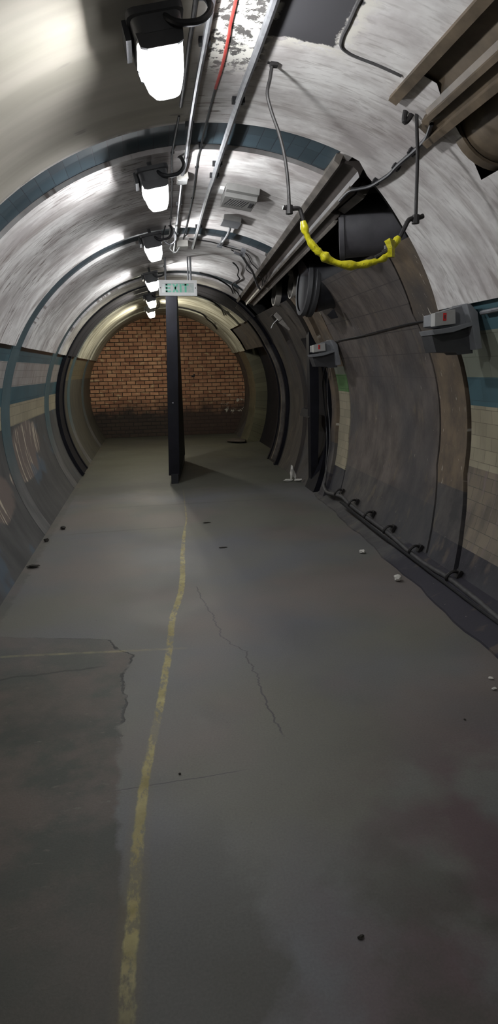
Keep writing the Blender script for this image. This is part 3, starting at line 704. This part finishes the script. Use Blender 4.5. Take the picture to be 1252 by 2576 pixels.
sweep('bottom_flange', [(7.5, .14), (7.5, -.05), (8.2, -.055), (8.3, .14)], 4.6, 9.2, 'steel', g)
g = thing('steel_girder', 'short pair of grey rails over the grey duct stub, under the long girder', 'girder', T(30, 4.4), 'girders in the right haunch')
sweep('upper_rail', [(6.4, .05), (6.4, -.02), (7.3, -.025), (7.3, .05)], 4.05, 4.6, 'steeld', g, False)
sweep('lower_rail', [(7.9, .08), (7.9, -.005), (9.6, .0), (9.8, .08)], 4.1, 4.5, 'steel', g, False)
# bars deep in the opening
for q, (a, y, l) in enumerate(((26.5, 4.35, 'upper dim wooden bar deep in the opening above the grey duct'), (33, 4.75, 'lower dim wooden bar deep in the opening above the grey duct'))):
    b = MB(); c = TR(a, y, R + .35); b.box(c, (.55, .05, .045)); tag(b.build('wooden_bar', M['rust']), l, 'bar', 'bars in the duct opening')
# ------------------------------------------------------------------ ducts
t = thing('duct', 'rusty brown pipe under the girder in the top right corner', 'duct', (1.62, 2.6, 2.36))
b = MB(); b.lathe((1.615, -1.5, 2.61), (1.615, 2.95, 2.61), [(0, .245), (4.41, .245), (4.45, .235), (4.45, .2), (4.2, .2)], 40); b.build('pipe', M['ductrust'], t, smooth=True)
b = MB(); b.lathe((1.615, 2.86, 2.61), (1.615, 3.0, 2.61), [(0, .25), (0, .262), (.06, .262), (.06, .25)], 40, False); b.build('rim', M['ductrust'], t, smooth=True)
t = thing('duct', 'dark grey duct stub hanging in the opening above the yellow wrapped bar', 'duct', (1.6, 4.64, 2.27))
b = MB(); b.lathe((1.40, 4.72, 2.47), (2.4, 4.42, 2.52), [(.0, .195), (.0, .208), (.035, .21), (.04, .202), (.9, .202)], 44); b.build('barrel', M['duct'], t, smooth=True)
b = MB(); b.box((1.72, 4.46, 2.3), (.14, .03, .025)); b.build('lug', M['fitgrey'], t)
t = thing('duct', 'big black flanged duct sticking out of the right wall, below the girder', 'duct', (1.75, 6.4, 2.0))
b = MB(); b.lathe((1.60, 6.45, 2.29), (2.5, 6.40, 2.60), [(.0, .25), (.0, .262), (.15, .275), (.5, .42), (.9, .58)], 48); b.build('barrel', M['ductblack'], t, smooth=True)  # black flare stands in for the shadow around the duct
b = MB(); b.lathe((1.545, 6.45, 2.29), (2.5, 6.45, 2.2), [(0, .235), (0, .275), (.035, .285), (.06, .27), (.075, .285), (.11, .285), (.115, .25)], 48, False); ef = b.build('end_flange', M['darkgrey'], t, smooth=True)
b = MB(); b.lathe((1.56, 6.45, 2.29), (2.5, 6.45, 2.2), [(0, .238), (.01, .238)], 48); b.build('end_plate', M['ductblack'], ef, smooth=True)
b = MB(); b.prism([(1.8, 6.2, 2.05), (1.74, 6.2, 2.0), (1.78, 6.2, 1.96), (1.84, 6.2, 1.97)], (0, .05, 0)); b.build('support_foot', M['ductblack'], t)
for k, (x, y, z, l) in enumerate(((1.76, 7.5, 2.43, 'pale collared pipe stub left of the black flanged duct'), (1.70, 8.2, 2.42, 'farther pale collared pipe stub under the girder end'))):
    t = thing('pipe_stub', l, 'pipe', (x, y, z - .16), 'pale collared pipe stubs')
    b = MB(); b.lathe((x - .05, y, z), (x + .6, y, z - .05), [(0, .14), (.6, .14)], 32); pp = b.build('pipe', M['ductblack'], t, smooth=True)
    b = MB(); b.lathe((x - .1, y, z), (x + .6, y, z - .05), [(0, .135), (0, .15), (.07, .155), (.07, .135)], 32, False); b.build('collar', M['collar'], pp, smooth=True)
    b = MB(); b.box((x - .1, y - .02, z + .13), (.06, .05, .05), None); b.build('clip', M['collar'], t, bevel=.006)
m = frame(47, 8.2, .93); t = thing('strap_bracket', 'small pale strap bracket under the black duct, holding a short wire', 'bracket', m.translation)
b = MB(); b.box((-.02, 0, 0), (.1, .05, .05), m); b.build('clip', M['collar'], t, bevel=.004)
b = MB(); b.prism([m @ Vector(p) for p in ((.04, -.02, -.02), (.2, -.02, -.01), (.2, -.02, .01), (.04, -.02, .04))], m.to_3x3() @ Vector((0, .02, 0))); b.build('strap', M['collar'], t)
b = MB(); b.tube([m @ Vector(p) for p in ((.0, 0, .02), (.0, .0, .1), (.02, 0, .16))], .004, 6); b.build('wire', M['white'], t)
# ------------------------------------------------------------------ hanger with the yellow wrapped bar
HY = 2.93
def hp(x, z, y=HY): return Vector((x, y, z))
t = thing('hanging_bar', 'curved iron bar wrapped in yellow tape, slung on two black rods under the vault', 'hanger', (.95, HY, 1.95))
b = MB(); b.tube([hp(.576, 2.80), hp(.579, 2.745), hp(.570, 2.69), hp(.557, 2.63), hp(.575, 2.56), hp(.602, 2.49), hp(.622, 2.42), hp(.635, 2.35), hp(.643, 2.27), hp(.646, 2.19)], .0075, 8); b.build('rod', M['rodgrey'], t, smooth=True)
b = MB(); b.tube([hp(1.213, 2.63), hp(1.22, 2.5), hp(1.226, 2.4), hp(1.226, 2.15)], .0085, 8); b.build('rod', M['iron'], t, smooth=True)
b = MB(); b.box(hp(.587, 2.755), (.03, .03, .045)); b.cyl(hp(.56, 2.75), hp(.605, 2.75), .009, 8); b.cyl(hp(.575, 2.73), hp(.574, 2.79), .007, 8); b.build('ceiling_bracket', M['iron'], t)
b = MB(); b.tube([hp(.618, 2.192), hp(.655, 2.187), hp(.69, 2.187), hp(.7, 2.165), hp(.714, 2.125)], .0095, 8, True); b.cyl(hp(.646, 2.165), hp(.646, 2.2), .016, 8); b.build('hook_arm', M['iron'], t, smooth=True)
b = MB(); b.tube([hp(1.262, 2.163), hp(1.24, 2.155), hp(1.205, 2.15), hp(1.19, 2.14), hp(1.173, 2.108), hp(1.14, 2.05), hp(1.1, 2.015), hp(1.04, 1.985)], .0105, 8); b.cyl(hp(1.226, 2.13), hp(1.226, 2.166), .018, 8); b.build('hook_arm', M['iron'], t, smooth=True)
Y_ = [(.707, 2.137), (.716, 2.10), (.732, 2.062), (.752, 2.035), (.775, 2.012), (.8, 1.994), (.825, 1.977), (.867, 1.961), (.905, 1.955), (.941, 1.953), (.98, 1.956), (1.015, 1.963), (1.05, 1.972), (1.081, 1.985), (1.103, 2.008), (1.12, 2.032), (1.15, 2.073)]
b = MB(); b.tube([hp(x, z) for x, z in Y_], lambda q: .013 + .006 * math.sin(PI * min(1, q * 1.2)) + .003 * math.sin(q * 40), 12, True, .2, 3); b.build('yellow_tape', M['yellow'], t, smooth=True)
b = MB(); b.loft([[hp(1.073 + dx, 2.052 + dz, HY - .02 + dy) for dx, dz, dy in ((0, 0, 0), (.022, .012, -.01), (.05, .004, 0), (.03, -.008, .012))], [hp(1.1 + dx, 2.02 + dz, HY - .02 + dy) for dx, dz, dy in ((-.012, 0, -.005), (.006, .005, -.012), (.024, .002, 0), (.004, -.004, .012))], [hp(1.108 + dx, 1.985 + dz, HY - .012 + dy) for dx, dz, dy in ((-.016, 0, 0), (.002, .002, -.012), (.02, 0, .0), (.002, 0, .014))]]); b.build('tape_tail', M['yellow'], t)
# ------------------------------------------------------------------ exit sign
EY = 7.6
t = thing('exit_sign', 'green and white EXIT sign hung from the vault in front of the black slab', 'sign', (.38, EY, 2.34))
W2, H2 = .213, .083; cx, cz = .381, 2.416; EM = Matrix.Translation((cx, EY, cz)) @ Matrix.Rotation(math.radians(.8), 4, 'Y')
def eb(b, x0, z0, x1, z1, y0, y1): b.box(((x0 + x1) / 2, (y0 + y1) / 2, (z0 + z1) / 2), (x1 - x0, y1 - y0, z1 - z0), EM)
b = MB(); fw = .034
eb(b, -W2, H2 - fw, W2, H2, -.03, .03); eb(b, -W2, -H2, W2, -H2 + fw, -.03, .03); eb(b, -W2, -H2 + fw, -W2 + fw, H2 - fw, -.03, .03); eb(b, W2 - fw, -H2 + fw, W2, H2 - fw, -.03, .03)
fr = b.build('frame', M['white'], t)
b = MB(); eb(b, -W2 + fw, -H2 + fw, W2 - fw, H2 - fw, -.012, .02); pn = b.build('panel', M['panel'], t)
b = MB(); lh = .044; lx = -.138; w = .062
def bar(x0, z0, x1, z1): eb(b, x0, z0, x1, z1, -.016, -.011)
bar(lx, -lh, lx + .02, lh); bar(lx, lh - .016, lx + w, lh); bar(lx, -.008, lx + w * .85, .008); bar(lx, -lh, lx + w, -lh + .016)
x = lx + .075
for s in (1, -1):
    P = [(x, -.016, -lh * s), (x + .022, -.016, -lh * s), (x + .068, -.016, lh * s), (x + .046, -.016, lh * s)]
    b.prism([EM @ Vector(p) for p in P], (0, .005, 0))
bar(x + .082, -lh, x + .103, lh)
x2 = x + .113; bar(x2, lh - .016, x2 + .07, lh); bar(x2 + .025, -lh, x2 + .046, lh)
b.build('lettering', M['letters'], pn)
for sx in (-1, 1):
    b = MB(); b.cyl(EM @ Vector((sx * (W2 - fw / 2), -.034, 0)), EM @ Vector((sx * (W2 - fw / 2), -.028, 0)), .006, 10); b.build('screw', M['darkgrey'], fr)
for x, r in ((-.135, .012), (.118, .009), (.148, .012)):
    b = MB(); b.cyl(EM @ Vector((x, 0, H2 - .005)), EM @ Vector((x, 0, .36)), r, 10); b.build('hanger_rod', M['galv'], t, smooth=True)
# ------------------------------------------------------------------ black slab (flood door leaf on edge)
t = thing('steel_door_leaf', 'tall black steel slab standing edge-on in the middle of the floor', 'door leaf', (.3, 8.7, 0))
def slab(b, x0, x1, y0, y1, z0, z1, lean):
    P = []
    for z in (z0, z1):
        o = lean * z
        P.append([(x0 + o, y0, z), (x1 + o, y0, z), (x1 + .2 + lean * .4 * z - o * .4, y1, z), (x0 + .2 + o * .5, y1, z)])
    b.loft(P)
b = MB(); slab(b, .188, .335, 8.66, 10.85, .11, 2.56, .034); b.build('leaf', M['black'], t, bevel=.006)
b = MB(); slab(b, .222, .318, 8.63, 10.7, .0, .13, .0); b.build('foot', M['ductblack'], t)
b = MB(); b.tube([(.62, 9.6, 1.42), (.66, 9.6, 1.42), (.66, 9.6, 1.45)], .012, 8, False); b.build('handle', M['ductblack'], t)
b = MB(); b.box((.296, 8.655, 1.09), (.02, .006, .014)); b.build('rivet', M['galv'], t)
# ------------------------------------------------------------------ grey wall fittings with a red mark
def make_fit(label):
    k = .002375
    def L(px, py, y=0.): return Vector(((px - 1131) * k, y, (809 - py) * k))
    t = thing('wall_call_unit', label, 'wall fitting', (0, 0, 0), 'grey call units on the right wall')
    b = MB(); b.prism([L(1102, 797.7, -.02), L(1157, 789.5, -.02), L(1159.7, 825, -.02), L(1102.7, 831, -.02)], (0, .06, 0)); cp = b.build('cover_plate', M['palegrey'], t, bevel=.003)
    b = MB(); c = L(1128.5, 807.5); b.box((c.x, -.0215, c.z), (.02, .003, .046)); b.build('red_mark', M['redmark'], cp)
    b = MB(); b.box((c.x, -.0235, c.z), (.007, .003, .022)); b.build('slot', M['darkgrey'], cp)
    b = MB(); b.prism([L(1104, 829, .02), L(1104, 800, .02), L(1162, 784, .02), L(1190, 777, .02), L(1200, 832, .02), L(1150, 838, .02)], (0, .14, 0)); b.build('body', M['grey'], t, bevel=.004)
    b = MB(); b.prism([L(1090, 840, -.05), L(1097, 852.5, -.05), L(1148.7, 846.5, -.05), L(1201, 831, -.05), L(1198, 822, -.05), L(1150, 833, -.05), L(1120, 837, -.05)], (0, .2, 0)); b.build('lip', M['grey'], t, bevel=.004)
    b = MB(); b.prism([L(1099, 851, .0), L(1119, 895, .03), L(1173, 897, .03), L(1180, 903, .03), L(1222, 900, .03), L(1204, 832, .0), L(1150, 845, .0)], (0, .16, 0)); b.build('hood', M['darkgrey'], t)
    b = MB(); b.prism([L(1181, 776, -.05), L(1193, 779, -.05), L(1212, 797.7, -.05), L(1230, 889, -.05), L(1213, 892, -.05), L(1199.5, 833, -.05)], (0, .2, 0)); b.build('side_cheek', M['grey'], t, bevel=.003)
    return t
f1 = make_fit('large grey call unit with a red mark, on the right wall beside the teal tiles')
f1.location = (1.81, 3.84, 1.787)
f2 = copy_tree(f1); f2.location = (1.857, 6.98, 1.718); f2['label'] = 'farther grey call unit with a red mark, above the leaf green tiles'
# ------------------------------------------------------------------ cables on the right wall
run('cable', [(28.4, 2.89), (29.5, 3.01), (29.8, 3.15), (29.9, 3.36), (30.2, 3.51), (30.0, 3.64), (29.6, 3.77), (28.5, 3.89), (27.6, 3.99), (27.8, 4.2)], .972, .0105, 'rubber', 'black cable clipped along the plaster pier between the two girders', 'cable', clips=[(29.85, 3.2), (30.1, 3.42), (29.8, 3.7)], wob=.06)
run('cable', [(63.6, 6.95), (63.3, 6.75), (63.1, 6.13), (62.5, 5.46), (62.0, 4.91), (62.0, 4.5), (61.6, 4.1), (61.3, 3.95)], .99, .0055, 'rubber', 'black cable strung across the brown panel between the two call units', 'cable', wob=.05)
run('conduit', [(62.3, 3.75), (62.1, 3.3), (61.8, 2.8), (61.6, 1.5)], .985, .014, 'galv', 'conduit leaving the large call unit along the teal tiles to the right')
run('cable', [(122.1, 2.2), (121.9, 2.7), (121.7, 3.21), (121.2, 3.47), (120.8, 3.86), (121.2, 4.19), (121.0, 4.53), (120.0, 5.05), (119.7, 5.63), (119.3, 6.14), (118.6, 6.43), (119.4, 6.7), (120.2, 6.95), (119.0, 7.15), (117.7, 7.2)], .967, .018, 'cable', 'thick dusty cable along the foot of the right wall', 'cable', seg=12)
run('cable', [(122.6, 2.2), (122.3, 3.18), (122.0, 3.88), (121.7, 4.43), (121.4, 5.11), (120.8, 5.8), (120.2, 6.3)], .945, .011, 'rubber', 'thin black cable slung under the thick cable along the right wall', 'cable')
for k, (a, y) in enumerate([(119.6, 3.85), (119.5, 4.49), (118.9, 5.07), (118.5, 5.6), (118.0, 6.1), (117.6, 6.62)]):
    m = frame(a, y, .99); b = MB(); b.box((-.02, 0, .005), (.06, .05, .02), m); b.tube([m @ Vector(p) for p in ((-.03, 0, .01), (-.02, 0, .045), (.01, 0, .066), (.04, 0, .068), (.055, 0, .055))], .011, 6)
    names = ['nearest', 'second nearest', 'third', 'fourth', 'fifth', 'farthest']
    tag(b.build('cable_hook', M['iron']), '%s black cable hook from the camera, at the foot of the right wall' % names[k], 'hook', 'cable hooks at the foot of the right wall')
run('cable', [(70, 7.6), (73, 7.68), (78.7, 7.93), (86.9, 7.99), (94.8, 7.88), (102.3, 7.7), (109.9, 7.5), (116, 7.3), (119, 7.2)], .975, .009, 'rubber', 'left of two black cables hanging down beside the dark doorway', 'cable')
run('cable', [(70, 7.55), (74, 7.55), (80, 7.72), (88, 7.78), (95, 7.68), (102.3, 7.55), (109.9, 7.42), (116, 7.25), (119, 7.15)], .97, .007, 'cable', 'right of two black cables hanging down beside the dark doorway', 'cable')
# dark doorway on the right wall
t = thing('door_frame', 'black door frame standing against the right wall, past the green tiles', 'door frame', (2.03, 7.9, 0))
b = MB(); b.prism([(1.985, 7.86, 0), (2.075, 7.86, 0), (2.09, 7.86, 1.1), (2.075, 7.86, 1.93), (1.96, 7.86, 1.93), (1.975, 7.86, 1.1)], (0, .14, 0)); b.build('post', M['black'], t, bevel=.004)
b = MB(); b.prism([(1.97, 7.9, .88), (2.0, 7.9, .98), (2.0, 8.42, .98), (1.97, 8.42, .88)], (.1, 0, 0)); b.build('rail', M['black'], t)
# ------------------------------------------------------------------ debris
def chip(name, label, cat, c, s, mat, group=None, rz=0, seed=0, rx=0):
    rnd = random.Random(seed); bm = bmesh.new(); bmesh.ops.create_icosphere(bm, subdivisions=2, radius=.5)
    for v in bm.verts: v.co *= rnd.uniform(.7, 1.2)
    Mx = Matrix.Translation(c) @ Matrix.Rotation(rz, 4, 'Z') @ Matrix.Rotation(rx, 4, 'X') @ Matrix.Diagonal((*s, 1))
    b = MB(); b.v = [Mx @ v.co for v in bm.verts]; lo = min(v.z for v in b.v)
    for v in b.v: v.z -= lo - c[2]
    for f in bm.faces: b.face([v.index for v in f.verts])
    bm.free(); return tag(b.build(name, M[mat]), label, cat, group)
chip('plaster_shard', 'tall white shard standing upright by the right wall near the doorway', 'debris', (1.85, 8.40, 0), (.055, .05, .22), 'paper', 'white rubble by the doorway', .3, 1, .1)
chip('plaster_shard', 'slim white shard leaning right of the upright shard', 'debris', (1.9, 8.46, 0), (.04, .04, .13), 'paper', 'white rubble by the doorway', .3, 2, -.4)
chip('plaster_shard', 'flat white shard lying left of the upright shard', 'debris', (1.79, 8.36, 0), (.13, .06, .035), 'paper', 'white rubble by the doorway', .2, 3)
chip('plaster_shard', 'long flat white shard lying right of the upright shard', 'debris', (1.94, 8.32, 0), (.16, .07, .04), 'paper', 'white rubble by the doorway', -.3, 4)
chip('plaster_chip', 'white plaster chip at the foot of the plinth, farther one', 'debris', (1.66, 4.86, 0), (.05, .06, .03), 'paper', 'white chips on the floor', .5, 5)
chip('plaster_chip', 'larger white plaster chip at the foot of the plinth, nearer one', 'debris', (1.675, 4.13, 0), (.06, .06, .045), 'paper', 'white chips on the floor', 1.1, 6)
chip('plaster_chip', 'upper of two white chips at the right edge of the floor', 'debris', (1.57, 2.65, 0), (.02, .03, .012), 'paper', 'white chips on the floor', .8, 7)
chip('plaster_chip', 'lower of two white chips at the right edge of the floor', 'debris', (1.53, 2.55, 0), (.026, .02, .012), 'paper', 'white chips on the floor', .1, 8)
chip('leaf_scrap', 'dark curled leaf scrap at the foot of the left wall, nearer one', 'debris', (-1.0, 5.08, 0), (.11, .05, .025), 'dirtdark', 'dark scraps by the left wall', -.2, 9)
chip('leaf_scrap', 'dark scrap on the floor near the left wall, farther one', 'debris', (-.93, 6.35, 0), (.06, .06, .03), 'dirtdark', 'dark scraps by the left wall', .3, 10)
chip('leaf_scrap', 'dark scrap between two others along the left wall', 'debris', (-1.02, 5.9, 0), (.05, .05, .03), 'dirtdark', 'dark scraps by the left wall', .3, 11)
chip('stone', 'tiny dark stone on the floor right of the yellow line', 'debris', (.03, 2.18, 0), (.009, .012, .006), 'dirtdark', None, .3, 12)
chip('stone', 'small dark stone on the purplish foreground floor', 'debris', (.48, 1.37, 0), (.02, .012, .008), 'dirtdark', None, .3, 13)
chip('stone', 'tiny brown stone on the open floor at right', 'debris', (1.27, 2.33, 0), (.01, .012, .006), 'dirtdark', None, .3, 14)
chip('twig', 'thin dark splinter on the floor right of the yellow line, farther one', 'debris', (.5, 6.24, 0), (.09, .02, .01), 'dirtdark', None, .1, 15)
chip('twig', 'thin dark splinter on the floor, nearer one past the crack', 'debris', (.55, 5.29, 0), (.08, .018, .01), 'dirtdark', None, 0, 16)
chip('plank', 'dark flat plank end lying on the floor by the right wall near the brick wall', 'debris', (1.75, 13.3, 0), (.4, .5, .08), 'darkbrown', None, .5, 17)
# ------------------------------------------------------------------ camera and view
pitch, yaw, roll = -0.22187663, -0.14739122, 0.02520504
c, s = math.cos(roll), math.sin(roll); R1 = Matrix(((c, 0, s), (0, 1, 0), (-s, 0, c)))
c, s = math.cos(pitch), math.sin(pitch); R2 = Matrix(((1, 0, 0), (0, c, -s), (0, s, c)))
c, s = math.cos(yaw), math.sin(yaw); R3 = Matrix(((c, -s, 0), (s, c, 0), (0, 0, 1)))
MM = R3 @ R2 @ R1
vx, vy, vz = MM @ Vector((1, 0, 0)), MM @ Vector((0, 1, 0)), MM @ Vector((0, 0, 1))
cam = bpy.data.cameras.new('camera'); co = bpy.data.objects.new('camera', cam); COL.objects.link(co)
mw = Matrix.Identity(4)
for i in range(3): mw[i][0] = vx[i]; mw[i][1] = vz[i]; mw[i][2] = -vy[i]
mw.translation = (0, 0, 1.512); co.matrix_world = mw
cam.sensor_fit = 'VERTICAL'; cam.sensor_height = 24; cam.lens = 24 * 1600 / 2576; cam.clip_start = .02; cam.clip_end = 60
SC.camera = co
w = bpy.data.worlds.new('dark'); SC.world = w; w.use_nodes = True
w.node_tree.nodes['Background'].inputs[0].default_value = (.5, .55, .65, 1); w.node_tree.nodes['Background'].inputs[1].default_value = .0
SC.view_settings.view_transform = 'Standard'; SC.view_settings.look = 'None'; SC.view_settings.gamma = 1; SC.view_settings.use_curve_mapping = False
SC.view_settings.exposure = 1.25
SC.cycles.max_bounces = 8; SC.cycles.diffuse_bounces = 5; SC.cycles.use_denoising = True; SC.cycles.sample_clamp_indirect = 6
